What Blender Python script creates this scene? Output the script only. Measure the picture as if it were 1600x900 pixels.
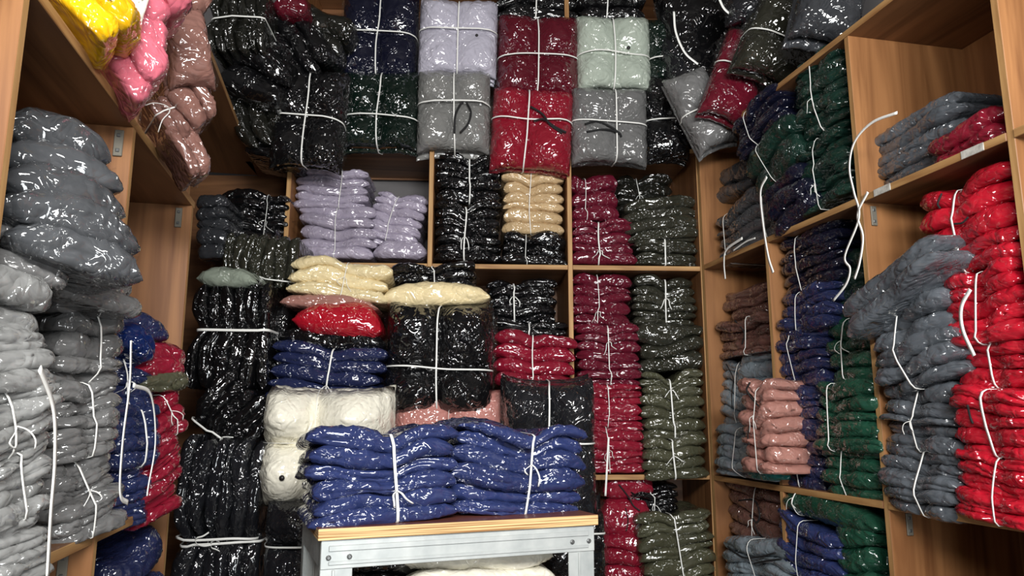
import bpy, math, random
import numpy as np
from mathutils import Vector, Matrix

for _o in list(bpy.data.objects):
    bpy.data.objects.remove(_o)
sc = bpy.context.scene
COL = sc.collection

# ------------------------------------------------------------------ camera
F = 1150.0
PITCH = math.radians(10.1)
EYE = Vector((0, 0, 1.6))
cam_d = bpy.data.cameras.new('camera')
cam_d.sensor_width = 36.0
cam_d.lens = 36.0 * F / 1600.0
cam_d.clip_start = 0.02
cam = bpy.data.objects.new('camera', cam_d)
COL.objects.link(cam)
cam.location = EYE
cam.rotation_euler = (math.pi / 2 + PITCH, 0, 0)
sc.camera = cam

# ------------------------------------------------------------------ world, lights, exposure
world = bpy.data.worlds.new('World')
sc.world = world
world.use_nodes = True
world.node_tree.nodes['Background'].inputs[0].default_value = (0.86, 0.93, 1.0, 1)
world.node_tree.nodes['Background'].inputs[1].default_value = 0.3


def area(name, loc, target, sx, sy, power, col):
    d = bpy.data.lights.new(name, 'AREA')
    d.shape = 'RECTANGLE'
    d.size, d.size_y, d.energy, d.color = sx, sy, power, col
    o = bpy.data.objects.new(name, d)
    COL.objects.link(o)
    o.location = loc
    o.rotation_euler = (Vector(target) - Vector(loc)).to_track_quat('-Z', 'Y').to_euler()
    return o


# a bank of ceiling panel lights hung behind the camera, plus an added cool fill lamp before the closed front wall
for _x, _y, _z, _w in ((-0.1, -0.5, 2.7, 44), (1.25, -0.5, 2.7, 44), (0.6, -1.3, 2.85, 64)):
    area('ceiling_panel_light', (_x, _y, _z), (0.3 * _x + 0.1, 3.3, 1.4), 1.2, 0.42, _w, (1.0, 0.985, 0.955))
area('added_cool_fill', (1.0, -1.8, 1.35), (0.3, 3.2, 1.4), 0.8, 1.6, 38, (0.94, 0.98, 1.0))  # added fill lamp, the front wall has no opening
sc.view_settings.view_transform = 'Standard'
sc.view_settings.look = 'None'
sc.view_settings.exposure = 0.32
sc.view_settings.gamma = 1.0
sc.view_settings.use_curve_mapping = False

# ------------------------------------------------------------------ picture <-> place
FWD = Vector((0, math.cos(PITCH), math.sin(PITCH)))
UPV = Vector((0, -math.sin(PITCH), math.cos(PITCH)))
Z = Vector((0, 0, 1))


def ray(px, py):
    return (Vector((1, 0, 0)) * ((px - 800) / F) + UPV * ((450 - py) / F) + FWD)


class Plane:
    """an upright plane: p0, u = to the viewer's right, n = towards the viewer"""
    def __init__(s, p0, u):
        s.p0 = Vector((p0[0], p0[1], 0))
        s.u = Vector((u[0], u[1], 0)).normalized()
        s.n = Vector((s.u.y, -s.u.x, 0))

    def hit(s, px, py, off=0.0):
        r = ray(px, py)
        t = (s.p0 + s.n * off - EYE).dot(s.n) / r.dot(s.n)
        return EYE + r * t

    def along(s, px, py, off=0.0):
        return (s.hit(px, py, off) - s.p0).dot(s.u)


YB = 3.6
a3 = math.radians(3.0)
_r = ray(672, 410)
PB = Plane((_r.x / _r.y * YB, YB), (math.cos(a3), math.sin(a3)))
_v = ray(550, 653)
DV = Vector((_v.x, _v.y, 0)).normalized()
_c = PB.hit(372, 403)
PL = Plane((_c.x, _c.y), (DV.x, DV.y))
_c = PB.hit(1094, 415)
PR = Plane((_c.x, _c.y), (-DV.x, -DV.y))
# the work stand, turned a little in the room
_t1 = ray(503, 826); _t2 = ray(928, 804)
TZ = 1.6 - 2.33 * (-_t2.z / _t2.y)
_q1 = EYE + _t1 * ((TZ - 1.6) / _t1.z)
_q2 = EYE + _t2 * ((TZ - 1.6) / _t2.z)
PT = Plane((_q1.x, _q1.y), (_q2.x - _q1.x, _q2.y - _q1.y))
TW = (_q2 - _q1).length


def turned(base, px, py, off, deg):
    """an upright plane through a point of another one, turned so that u points deg from the room's across direction"""
    p = base.hit(px, py, off)
    return Plane((p.x, p.y), (math.cos(math.radians(deg)), math.sin(math.radians(deg))))


PLANES = {'B': PB, 'L': PL, 'R': PR, 'T': PT,
          'P': turned(PL, 120, 300, 0.02, 52), 'G': turned(PL, 150, 640, 0.0, 74), 'E': turned(PL, 40, 640, 0.0, 76),
          'V': turned(PL, 245, 690, 0.02, 66),
          'U': turned(PL, 145, 60, 0.04, 32), 'K': turned(PL, 205, 100, 0.05, 35), 'Q': turned(PL, 268, 190, 0.06, 35)}
S1 = PB.hit(890, 229).z
S2 = PB.hit(893, 414).z
S3 = PB.hit(950, 742).z
S4 = S3 - (S2 - S3) * 0.95
TOP = S1 + 1.05

# ------------------------------------------------------------------ helpers
rng = random.Random(7)


def lin(c):
    c = c / 255.0
    return c / 12.92 if c <= 0.04045 else ((c + 0.055) / 1.055) ** 2.4


def rgb(r, g, b):
    return (lin(r), lin(g), lin(b), 1)


def hash3(ix, iy, iz, seed):
    n = (ix * 374761393 + iy * 668265263 + iz * 2147483647 % 1000003 * 69069 + seed * 1274126177) & 0xFFFFFFFF
    n = (n ^ (n >> 13)) * 1274126177 & 0xFFFFFFFF
    n = n ^ (n >> 16)
    return (n & 0xFFFF) / 65535.0


def vnoise(P, seed):
    """smooth value noise, P (...,3) -> 0..1"""
    f = np.floor(P).astype(np.int64)
    t = P - f
    t = t * t * (3 - 2 * t)
    out = 0
    for dx in (0, 1):
        wx = t[..., 0] if dx else 1 - t[..., 0]
        for dy in (0, 1):
            wy = t[..., 1] if dy else 1 - t[..., 1]
            for dz in (0, 1):
                wz = t[..., 2] if dz else 1 - t[..., 2]
                out = out + wx * wy * wz * hash3(f[..., 0] + dx, f[..., 1] + dy, f[..., 2] + dz, seed)
    return out


def mesh_obj(name, verts, faces, mat, parent=None, smooth=True, mats=None, midx=None):
    me = bpy.data.meshes.new(name)
    me.from_pydata(verts if isinstance(verts, list) else verts.tolist(), [], faces)
    for m in (mats or [mat]):
        me.materials.append(m)
    if smooth:
        me.polygons.foreach_set('use_smooth', [True] * len(me.polygons))
    if midx is not None:
        me.polygons.foreach_set('material_index', midx)
    me.update()
    o = bpy.data.objects.new(name, me)
    COL.objects.link(o)
    if parent:
        o.parent = parent
    return o


def empty(name, M):
    o = bpy.data.objects.new(name, None)
    o.empty_display_size = 0.05
    COL.objects.link(o)
    o.matrix_world = M
    return o


def tag(o, label, cat, group=None, kind=None):
    if label:
        o['label'] = label
    if cat:
        o['category'] = cat
    if group:
        o['group'] = group
    if kind:
        o['kind'] = kind
    return o


# ------------------------------------------------------------------ materials
def new_mat(name):
    m = bpy.data.materials.new(name)
    m.use_nodes = True
    nt = m.node_tree
    return m, nt, nt.nodes['Principled BSDF']


def N(nt, t, **kw):
    n = nt.nodes.new(t)
    for k, v in kw.items():
        setattr(n, k, v)
    return n


def cloth(name, col, film=1.0, sheen=0.0):
    """fleece seen through a creased clear bag: cloth below, a wrinkled clear coat on top"""
    m, nt, b = new_mat(name)
    L = nt.links
    tc = N(nt, 'ShaderNodeTexCoord')
    oi = N(nt, 'ShaderNodeObjectInfo')
    # cloth colour: small mottling and a shade of its own for every garment
    no = N(nt, 'ShaderNodeTexNoise'); no.inputs['Scale'].default_value = 60; no.inputs['Detail'].default_value = 4
    L.new(tc.outputs['Object'], no.inputs['Vector'])
    mr = N(nt, 'ShaderNodeMapRange'); mr.inputs['To Min'].default_value = 0.86; mr.inputs['To Max'].default_value = 1.14
    L.new(no.outputs['Fac'], mr.inputs['Value'])
    mr2 = N(nt, 'ShaderNodeMapRange'); mr2.inputs['To Min'].default_value = 0.86; mr2.inputs['To Max'].default_value = 1.12
    L.new(oi.outputs['Random'], mr2.inputs['Value'])
    mu = N(nt, 'ShaderNodeMath', operation='MULTIPLY')
    L.new(mr.outputs[0], mu.inputs[0]); L.new(mr2.outputs[0], mu.inputs[1])
    vm = N(nt, 'ShaderNodeVectorMath', operation='SCALE'); vm.inputs[0].default_value = col[:3]
    L.new(mu.outputs[0], vm.inputs['Scale'])
    L.new(vm.outputs[0], b.inputs['Base Color'])
    b.inputs['Roughness'].default_value = 0.75
    b.inputs['Specular IOR Level'].default_value = 0.03
    b.inputs['Sheen Weight'].default_value = sheen
    # creases of the film
    add = N(nt, 'ShaderNodeVectorMath', operation='ADD')
    sc3 = N(nt, 'ShaderNodeVectorMath', operation='SCALE'); sc3.inputs['Scale'].default_value = 37.0
    cmb = N(nt, 'ShaderNodeCombineXYZ')
    for i in range(3):
        L.new(oi.outputs['Random'], cmb.inputs[i])
    L.new(cmb.outputs[0], sc3.inputs[0])
    L.new(tc.outputs['Object'], add.inputs[0]); L.new(sc3.outputs[0], add.inputs[1])
    w = N(nt, 'ShaderNodeTexNoise'); w.inputs['Scale'].default_value = 9; w.inputs['Detail'].default_value = 2
    L.new(add.outputs[0], w.inputs['Vector'])
    ws = N(nt, 'ShaderNodeVectorMath', operation='SCALE'); ws.inputs['Scale'].default_value = 0.1
    L.new(w.outputs['Color'], ws.inputs[0])
    ad2 = N(nt, 'ShaderNodeVectorMath', operation='ADD')
    L.new(add.outputs[0], ad2.inputs[0]); L.new(ws.outputs[0], ad2.inputs[1])
    hs = []
    for k, (rot, scl, wt) in enumerate((((0.1, 0.4, 0.75), 27, 1.0), ((-0.2, -0.55, -0.7), 42, 0.7))):
        vr = N(nt, 'ShaderNodeVectorRotate', rotation_type='EULER_XYZ'); vr.inputs['Rotation'].default_value = rot
        L.new(ad2.outputs[0], vr.inputs['Vector'])
        mp = N(nt, 'ShaderNodeMapping'); mp.inputs['Scale'].default_value = (0.2, 1.0, 1.0)
        L.new(vr.outputs[0], mp.inputs['Vector'])
        n2 = N(nt, 'ShaderNodeTexNoise'); n2.noise_type = 'FBM'; n2.inputs['Scale'].default_value = scl; n2.inputs['Detail'].default_value = 0.5; n2.inputs['Distortion'].default_value = 0.2
        L.new(mp.outputs[0], n2.inputs['Vector'])
        # fold the noise so that it makes sharp creases
        s1 = N(nt, 'ShaderNodeMath', operation='SUBTRACT'); s1.inputs[1].default_value = 0.5
        L.new(n2.outputs['Fac'], s1.inputs[0])
        s2 = N(nt, 'ShaderNodeMath', operation='ABSOLUTE'); L.new(s1.outputs[0], s2.inputs[0])
        s3 = N(nt, 'ShaderNodeMath', operation='MULTIPLY'); s3.inputs[1].default_value = wt; L.new(s2.outputs[0], s3.inputs[0])
        hs.append(s3)
    ma = N(nt, 'ShaderNodeMath', operation='ADD')
    L.new(hs[0].outputs[0], ma.inputs[0]); L.new(hs[1].outputs[0], ma.inputs[1])
    # creases come in clusters with tight film in between
    ck = N(nt, 'ShaderNodeTexNoise'); ck.inputs['Scale'].default_value = 13; ck.inputs['Detail'].default_value = 1
    L.new(add.outputs[0], ck.inputs['Vector'])
    cm = N(nt, 'ShaderNodeMapRange', interpolation_type='SMOOTHSTEP')
    cm.inputs['From Min'].default_value = 0.44; cm.inputs['From Max'].default_value = 0.6; cm.inputs['To Min'].default_value = 0.14
    L.new(ck.outputs['Fac'], cm.inputs['Value'])
    mm = N(nt, 'ShaderNodeMath', operation='MULTIPLY')
    L.new(ma.outputs[0], mm.inputs[0]); L.new(cm.outputs[0], mm.inputs[1])
    bu = N(nt, 'ShaderNodeBump'); bu.inputs['Strength'].default_value = 1.0; bu.inputs['Distance'].default_value = 0.046 * film
    L.new(mm.outputs[0], bu.inputs['Height'])
    b.inputs['Coat Weight'].default_value = 1.0 if film > 0 else 0.0
    b.inputs['Coat Roughness'].default_value = 0.055
    b.inputs['Coat IOR'].default_value = 1.82
    L.new(bu.outputs[0], b.inputs['Coat Normal'])
    # soft cloth relief
    bu2 = N(nt, 'ShaderNodeBump'); bu2.inputs['Strength'].default_value = 0.8; bu2.inputs['Distance'].default_value = 0.013
    ms = N(nt, 'ShaderNodeMath', operation='MULTIPLY_ADD'); ms.inputs[1].default_value = 0.9
    L.new(ma.outputs[0], ms.inputs[0]); L.new(w.outputs['Fac'], ms.inputs[2])
    L.new(ms.outputs[0], bu2.inputs['Height'])
    L.new(bu2.outputs[0], b.inputs['Normal'])
    return m


PAL = dict(
    black=rgb(11, 11, 13), softblack=rgb(26, 27, 31), nearnavy=rgb(14, 16, 34), navy=rgb(33, 40, 74), blue=rgb(42, 52, 94),
    midnavy=rgb(33, 42, 78), bottle=rgb(10, 26, 20), green=rgb(28, 68, 52), darkgreen=rgb(20, 46, 38), olive=rgb(70, 70, 54), darkolive=rgb(44, 44, 36),
    blackolive=rgb(24, 24, 20), maroon=rgb(92, 20, 38), darkred=rgb(90, 16, 32), red=rgb(130, 20, 38), brightred=rgb(168, 20, 38), crimson=rgb(126, 22, 42),
    lilac=rgb(158, 150, 168), palelilac=rgb(190, 187, 202), grey=rgb(106, 106, 106), midgrey=rgb(128, 128, 126), palegrey=rgb(134, 135, 134), charcoal=rgb(68, 70, 73),
    slate=rgb(80, 85, 91), bluegrey=rgb(122, 134, 142), darkgrey=rgb(52, 54, 58), sage=rgb(170, 180, 168), mintgrey=rgb(150, 160, 146), beige=rgb(196, 168, 128),
    cream=rgb(232, 222, 190), ivory=rgb(236, 232, 216), butter=rgb(222, 204, 160), pink=rgb(196, 100, 116), mauve=rgb(120, 86, 78), rose=rgb(160, 114, 104),
    brown=rgb(104, 72, 64), dustypink=rgb(184, 126, 118), yellow=rgb(214, 164, 14), teal=rgb(30, 120, 116), royal=rgb(14, 34, 84))
_cm = {}


def CM(c):
    if c not in _cm:
        _cm[c] = cloth('cloth_in_film_' + c, PAL[c])
    return _cm[c]


def plain(name, col, rough=0.6, spec=0.5, metal=0.0):
    m, nt, b = new_mat(name)
    b.inputs['Base Color'].default_value = col
    b.inputs['Roughness'].default_value = rough
    b.inputs['Specular IOR Level'].default_value = spec
    b.inputs['Metallic'].default_value = metal
    return m


def noisy(name, c1, c2, scale=4.0, stretch=(1, 1, 1), rough=0.6, metal=0.0, bump=0.0, detail=6, dist=0.0):
    m, nt, b = new_mat(name)
    L = nt.links
    tc = N(nt, 'ShaderNodeTexCoord')
    mp = N(nt, 'ShaderNodeMapping'); mp.inputs['Scale'].default_value = stretch
    L.new(tc.outputs['Object'], mp.inputs['Vector'])
    no = N(nt, 'ShaderNodeTexNoise'); no.inputs['Scale'].default_value = scale; no.inputs['Detail'].default_value = detail
    no.inputs['Distortion'].default_value = dist
    L.new(mp.outputs[0], no.inputs['Vector'])
    cr = N(nt, 'ShaderNodeValToRGB')
    cr.color_ramp.elements[0].position, cr.color_ramp.elements[1].position = 0.3, 0.72
    cr.color_ramp.elements[0].color, cr.color_ramp.elements[1].color = c1, c2
    L.new(no.outputs['Fac'], cr.inputs['Fac'])
    L.new(cr.outputs[0], b.inputs['Base Color'])
    b.inputs['Roughness'].default_value = rough
    b.inputs['Metallic'].default_value = metal
    if bump:
        bu = N(nt, 'ShaderNodeBump'); bu.inputs['Strength'].default_value = 0.4; bu.inputs['Distance'].default_value = bump
        L.new(no.outputs['Fac'], bu.inputs['Height'])
        L.new(bu.outputs[0], b.inputs['Normal'])
    return m


M_WOOD = noisy('plywood_face', rgb(104, 64, 34), rgb(160, 112, 70), 5.0, (2.2, 2.2, 0.16), 0.5, dist=1.4)
M_WOODH = noisy('plywood_face_along', rgb(92, 58, 34), rgb(146, 102, 66), 5.0, (0.16, 2.2, 2.2), 0.5, dist=1.4)
M_EDGE = noisy('plywood_edge', rgb(140, 98, 56), rgb(186, 146, 94), 9, (0.5, 0.5, 6), 0.65)
M_EDGEV = noisy('plywood_edge_upright', rgb(144, 102, 58), rgb(190, 150, 98), 9, (6, 6, 0.5), 0.65)
M_WALL = noisy('grey_plaster', rgb(96, 94, 96), rgb(112, 110, 110), 3, rough=0.9)
M_FLOOR = noisy('grey_concrete', rgb(70, 68, 66), rgb(92, 90, 86), 2, rough=0.8)
M_DARK = noisy('darkened_front_wall', rgb(44, 40, 38), rgb(58, 54, 50), 3, rough=0.8)  # unseen front wall, colour set dark to cut reflections in the bag film
M_CEIL = noisy('darkened_ceiling', rgb(74, 70, 66), rgb(88, 84, 80), 2, rough=0.9)  # ceiling colour darkened so black bundles mirror less of it
M_TIE = plain('white_plastic_strap', rgb(240, 240, 236), 0.35)
M_GALV = noisy('galvanised_steel', rgb(176, 182, 182), rgb(206, 210, 208), 14, rough=0.42, metal=0.35, detail=8)
M_BOLT = plain('dull_zinc', rgb(128, 130, 130), 0.4, metal=0.8)
M_TOP = noisy('dark_red_laminate', rgb(96, 52, 44), rgb(120, 70, 58), 6, (0.4, 2, 1), 0.4)
M_CORD = plain('black_drawcord', rgb(18, 18, 20), 0.8)
M_DOT = plain('black_toggle', rgb(30, 28, 28), 0.4)
M_BRK = plain('dark_steel_bracket', rgb(120, 116, 106), 0.5, metal=0.4)
M_TAGP = noisy('paper_label', rgb(206, 204, 196), rgb(150, 148, 142), 60, rough=0.8)


def ply_edge():
    m, nt, b = new_mat('layered_plywood_edge')
    L = nt.links
    tc = N(nt, 'ShaderNodeTexCoord')
    mp = N(nt, 'ShaderNodeMapping'); mp.inputs['Scale'].default_value = (1.2, 1.2, 130)
    L.new(tc.outputs['Object'], mp.inputs['Vector'])
    no = N(nt, 'ShaderNodeTexNoise'); no.inputs['Scale'].default_value = 2.2; no.inputs['Detail'].default_value = 3
    L.new(mp.outputs[0], no.inputs['Vector'])
    cr = N(nt, 'ShaderNodeValToRGB')
    cr.color_ramp.elements[0].position, cr.color_ramp.elements[1].position = 0.36, 0.6
    cr.color_ramp.elements[0].color, cr.color_ramp.elements[1].color = rgb(150, 104, 58), rgb(232, 200, 144)
    L.new(no.outputs['Fac'], cr.inputs['Fac']); L.new(cr.outputs[0], b.inputs['Base Color'])
    b.inputs['Roughness'].default_value = 0.7
    return m


M_PLY = ply_edge()


def film_mat():
    m = bpy.data.materials.new('clear_film')
    m.use_nodes = True
    nt = m.node_tree
    nt.nodes.clear()
    L = nt.links
    out = N(nt, 'ShaderNodeOutputMaterial')
    tr = N(nt, 'ShaderNodeBsdfTransparent'); tr.inputs['Color'].default_value = (0.97, 0.98, 0.98, 1)
    gl = N(nt, 'ShaderNodeBsdfGlossy'); gl.inputs['Roughness'].default_value = 0.1; gl.inputs['Color'].default_value = (1, 1, 1, 1)
    tc = N(nt, 'ShaderNodeTexCoord')
    no = N(nt, 'ShaderNodeTexNoise'); no.inputs['Scale'].default_value = 38; no.inputs['Detail'].default_value = 3; no.inputs['Distortion'].default_value = 1.5
    L.new(tc.outputs['Object'], no.inputs['Vector'])
    bu = N(nt, 'ShaderNodeBump'); bu.inputs['Distance'].default_value = 0.03
    L.new(no.outputs['Fac'], bu.inputs['Height']); L.new(bu.outputs[0], gl.inputs['Normal'])
    lw = N(nt, 'ShaderNodeLayerWeight'); lw.inputs['Blend'].default_value = 0.25
    L.new(bu.outputs[0], lw.inputs['Normal'])
    mr = N(nt, 'ShaderNodeMapRange'); mr.inputs['To Min'].default_value = 0.02; mr.inputs['To Max'].default_value = 0.3
    L.new(lw.outputs['Facing'], mr.inputs['Value'])
    mx = N(nt, 'ShaderNodeMixShader')
    L.new(mr.outputs[0], mx.inputs[0]); L.new(tr.outputs[0], mx.inputs[1]); L.new(gl.outputs[0], mx.inputs[2])
    L.new(mx.outputs[0], out.inputs['Surface'])
    return m


M_FILM = film_mat()

# ------------------------------------------------------------------ boxes, boards
def box_data(x0, x1, y0, y1, z0, z1, bev=0.0015):
    """bevelled box as verts and faces: 24 verts, 6 faces + bevels"""
    xs, ys, zs = (x0, x1), (y0, y1), (z0, z1)
    V, idx = [], {}
    for i in (0, 1):
        for j in (0, 1):
            for k in (0, 1):
                c = [xs[i], ys[j], zs[k]]
                s = [1 if v == 0 else -1 for v in (i, j, k)]
                for a in range(3):
                    p = [c[q] + (s[q] * bev if q != a else 0) for q in range(3)]
                    idx[(i, j, k, a)] = len(V)
                    V.append(p)
    Fc, ax = [], []
    for a in range(3):
        b, c = (a + 1) % 3, (a + 2) % 3
        for s in (0, 1):
            q = []
            for (m, n_) in ((0, 0), (1, 0), (1, 1), (0, 1)):
                t = [0, 0, 0]; t[a] = s; t[b] = m; t[c] = n_
                q.append(idx[(t[0], t[1], t[2], a)])
            Fc.append(q if s else q[::-1]); ax.append((a, s))
    for a in range(3):                      # edge bevels along axis a
        b, c = (a + 1) % 3, (a + 2) % 3
        for m in (0, 1):
            for n_ in (0, 1):
                t0 = [0, 0, 0]; t0[b] = m; t0[c] = n_
                t1 = list(t0); t1[a] = 1
                q = [idx[(*t0, b)], idx[(*t1, b)], idx[(*t1, c)], idx[(*t0, c)]]
                Fc.append(q if m != n_ else q[::-1]); ax.append((b, m))
    for i in (0, 1):
        for j in (0, 1):
            for k in (0, 1):
                q = [idx[(i, j, k, a)] for a in range(3)]
                Fc.append(q if (i + j + k) % 2 else q[::-1]); ax.append((0, i))
    return V, Fc, ax


def board(name, parent, x0, x1, y0, y1, z0, z1, face, edge=None, edge_axes=(1,)):
    V, Fc, ax = box_data(x0, x1, y0, y1, z0, z1)
    # put the origin at the board's own corner so that grain differs per board
    off = Vector(((x0 + x1) / 2, (y0 + y1) / 2, (z0 + z1) / 2))
    V = [[v[0] - off.x, v[1] - off.y, v[2] - off.z] for v in V]
    o = mesh_obj(name, V, Fc, face, parent, smooth=False, mats=[face, edge or face],
                 midx=[1 if (edge and a in edge_axes and s == 0) else 0 for a, s in ax])
    o.location = off
    return o


def frame(pl):
    M = Matrix.Identity(4)
    for i in range(3):
        M[i][0] = pl.u[i]; M[i][1] = -pl.n[i]; M[i][2] = Z[i]; M[i][3] = pl.p0[i]
    return M


TH = 0.024
DEP = 0.5


def structure(name, o):
    o['kind'] = 'structure'
    return o


def slab(name, pts, thick_dir, mat):
    V = [list(p) for p in pts] + [list(Vector(p) + Vector(thick_dir)) for p in pts]
    n = len(pts)
    Fc = [list(range(n)), list(range(2 * n - 1, n - 1, -1))] + [[i, i + n, (i + 1) % n + n, (i + 1) % n] for i in range(n)]
    return structure(name, mesh_obj(name, V, Fc, mat, smooth=False))


HC = 4.3
# corners of the room behind the shelving
def meet(p, q, po, qo):
    a = p.p0 + p.n * po; b = q.p0 + q.n * qo
    d = b - a
    det = p.u.x * (-q.u.y) + q.u.x * p.u.y
    t = (d.x * (-q.u.y) + q.u.x * d.y) / det
    return a + p.u * t


WO = -(DEP + 0.03)
c_l = meet(PB, PL, WO, WO)
c_r = meet(PB, PR, WO, WO)
e_l = c_l - DV * ((c_l.y + 1.9) / DV.y)
e_r = c_r - DV * ((c_r.y + 1.9) / DV.y)


def v3(p, z):
    return Vector((p.x, p.y, z))


slab('floor', [v3(e_l, 0), v3(e_r, 0), v3(c_r, 0), v3(c_l, 0)], (0, 0, -0.1), M_FLOOR)
slab('ceiling', [v3(e_l, HC), v3(e_r, HC), v3(c_r, HC), v3(c_l, HC)], (0, 0, 0.1), M_CEIL)
slab('wall_back', [v3(c_l, 0), v3(c_r, 0), v3(c_r, HC), v3(c_l, HC)], -PB.n * 0.1, M_WALL)
slab('wall_left', [v3(e_l, 0), v3(c_l, 0), v3(c_l, HC), v3(e_l, HC)], -PL.n * 0.1, M_WALL)
slab('wall_front', [v3(e_l, 0), v3(e_r, 0), v3(e_r, HC), v3(e_l, HC)], (0, -0.1, 0), M_DARK)
slab('wall_right', [v3(e_r, 0), v3(c_r, 0), v3(c_r, HC), v3(e_r, HC)], -PR.n * 0.1, M_WALL)

# ---- back shelving
ub = empty('shelf_unit', frame(PB))
tag(ub, 'plywood shelf unit across the back wall, facing the viewer', 'shelf', 'plywood shelf units')
xb = [PB.along(449, 330), PB.along(673, 330), PB.along(890, 330), PB.along(1094, 330)]
ztop = TOP
for i, x in enumerate(xb):
    board('upright', ub, x - TH / 2, x + TH / 2, 0, DEP, 0.02, ztop, M_WOOD, M_EDGEV)
for i in range(3):
    x0, x1 = xb[i] + TH / 2, xb[i + 1] - TH / 2
    for z, lo in ((S1, 0), (S2, 0), (S3, 0), (S4, 0), (ztop, 0)):
        if z == S3 and i == 0:
            continue
        board('shelf_board', ub, x0, x1, 0.002, DEP, z - TH, z, M_WOODH, M_EDGE)
    if i == 0:
        board('back_panel', ub, x0, x1, DEP - 0.012, DEP, PB.hit(620, 282, -DEP).z, ztop - TH, M_WOODH)
        board('back_panel', ub, x0, x1, DEP - 0.012, DEP, 0.05, S2 - TH, M_WOODH)
    else:
        board('back_panel', ub, x0, x1, DEP - 0.012, DEP, 0.05, ztop - TH, M_WOODH)
# the short corner shelf left of the unit
xc0 = PB.along(383, 262, -0.26)
board('shelf_board', ub, xc0, xb[0] - TH / 2, 0.25, DEP, S1 - TH, S1, M_WOODH, M_EDGE)
board('back_panel', ub, xc0, xb[0] - TH / 2, DEP - 0.012, DEP, S1, ztop - TH, M_WOODH)

xw = (c_l - PB.p0).dot(PB.u) + 0.03
board('back_panel', ub, xw, xb[0] - TH / 2, DEP - 0.012, DEP, 0.05, S1 - TH, M_WOODH)

# ---- left shelving
ul = empty('shelf_unit', frame(PL))
tag(ul, 'plywood shelf unit along the left wall holding the grey bundles', 'shelf', 'plywood shelf units')
xn = PL.along(38, 30); xa = PL.along(211, 200); xB = PL.along(303, 303)
xe = (meet(PL, PB, 0, -DEP) - PL.p0).dot(PL.u) - 0.02
xd = PL.along(316, 160)
for x in (xn, xa, xB):
    board('upright', ul, x - TH / 2, x + TH / 2, 0, DEP, 0.02, S2 - TH, M_WOOD, M_EDGEV)
board('upright', ul, xd - TH / 2, xd + TH / 2, 0.02, DEP, S2 + 0.002, S1 - TH, M_WOOD, M_EDGEV)
x_s = xn - 0.45
for z in (S3, S4):
    for x0, x1 in ((x_s, xn), (xn, xa), (xa, xB)):
        board('shelf_board', ul, x0 + TH / 2, x1 - TH / 2, 0.003, DEP, z - TH, z, M_WOODH, M_EDGE)
board('shelf_board', ul, x_s, xd + TH / 2, 0, DEP, S2 - TH, S2, M_WOODH, M_EDGE)
board('shelf_board', ul, xd - TH / 2, xe, 0, DEP, S1 - TH, S1, M_WOODH, M_EDGE)
board('back_panel', ul, x_s, xe, DEP - 0.012, DEP, 0.05, S2 - TH, M_WOOD)
board('back_panel', ul, x_s, xe, DEP - 0.012, DEP, S2, S1 - TH, M_WOOD)


def bracket(par, x, y, z, sgn=-1):
    o = board('bracket', par, x + sgn * (TH / 2 + 0.0035) - 0.003, x + sgn * (TH / 2 + 0.0035) + 0.003, y, y + 0.022, z - 0.07, z, M_BRK)
    for q in (-0.02, 0.02):
        s = board('screw', o, -0.005 if sgn < 0 else 0.002, -0.002 if sgn < 0 else 0.005, -0.005, 0.005, q - 0.005, q + 0.005, M_BOLT)


bracket(ul, xa, 0.02, S2 - TH - 0.012)
bracket(ul, xB, 0.03, S2 - TH - 0.012)
bracket(ul, xa, 0.05, S3 - TH - 0.012)

# ---- right shelving
ur = empty('shelf_unit', frame(PR))
tag(ur, 'plywood shelf unit along the right wall holding the red and green bundles', 'shelf', 'plywood shelf units')
x0r = TH / 2 + 0.014
x1r = PR.along(1198, 400); x2r = PR.along(1337, 250); x3r = PR.along(1566, 120)
board('upright', ur, x1r - TH / 2, x1r + TH / 2, 0, DEP, S3 + 0.002, S2 - TH, M_WOOD, M_EDGEV)
board('upright', ur, x1r - TH / 2, x1r + TH / 2, 0, DEP, 0.02, S3 - TH, M_WOOD, M_EDGEV)
for x in (x2r, x3r):
    board('upright', ur, x - TH / 2, x + TH / 2, 0.003, DEP, 0.02, S1 - TH, M_WOOD, M_EDGEV)
board('upright', ur, x0r - TH / 2, x0r + TH / 2, 0.003, DEP, 0.02, S1 - TH, M_WOOD, M_EDGEV)
xend = x3r + 0.5
for x0, x1 in ((x0r + TH / 2, x2r - TH / 2), (x2r + TH / 2, x3r - TH / 2), (x3r + TH / 2, xend)):
    for z in (S2, S3, S4):
        board('shelf_board', ur, x0, x1, 0, DEP, z - TH, z, M_WOODH, M_EDGE)
board('shelf_board', ur, x0r, xend, 0, DEP, S1 - TH, S1, M_WOODH, M_EDGE)
for x0, x1 in ((x0r, x2r), (x2r, x3r), (x3r, xend)):
    board('back_panel', ur, x0 + TH / 2, x1 - TH / 2, DEP - 0.012, DEP, 0.05, S1 - TH, M_WOOD)
bracket(ur, x2r, 0.03, S2 - TH - 0.012, 1)
bracket(ur, x2r, 0.06, S3 - TH - 0.012, 1)
# paper labels and screw heads on the right shelf edge
for px, py in ((1378, 290), (1519, 229)):
    o = board('paper_label', ur, -0.04, 0.04, -0.0025, -0.0005, -0.012, 0.012, M_TAGP)
    h = PR.hit(px, py)
    o.location = ((h - PR.p0).dot(PR.u), -0.0015, S2 - 0.012)

# ------------------------------------------------------------------ garments
CNT = [0]


def hull(P):
    P = sorted(set(map(tuple, np.round(P, 5).tolist())))
    def half(pts):
        h = []
        for p in pts:
            while len(h) >= 2 and (h[-1][0] - h[-2][0]) * (p[1] - h[-2][1]) - (h[-1][1] - h[-2][1]) * (p[0] - h[-2][0]) <= 0:
                h.pop()
            h.append(p)
        return h
    a = half(P); b = half(P[::-1])
    return np.array(a[:-1] + b[:-1])


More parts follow.
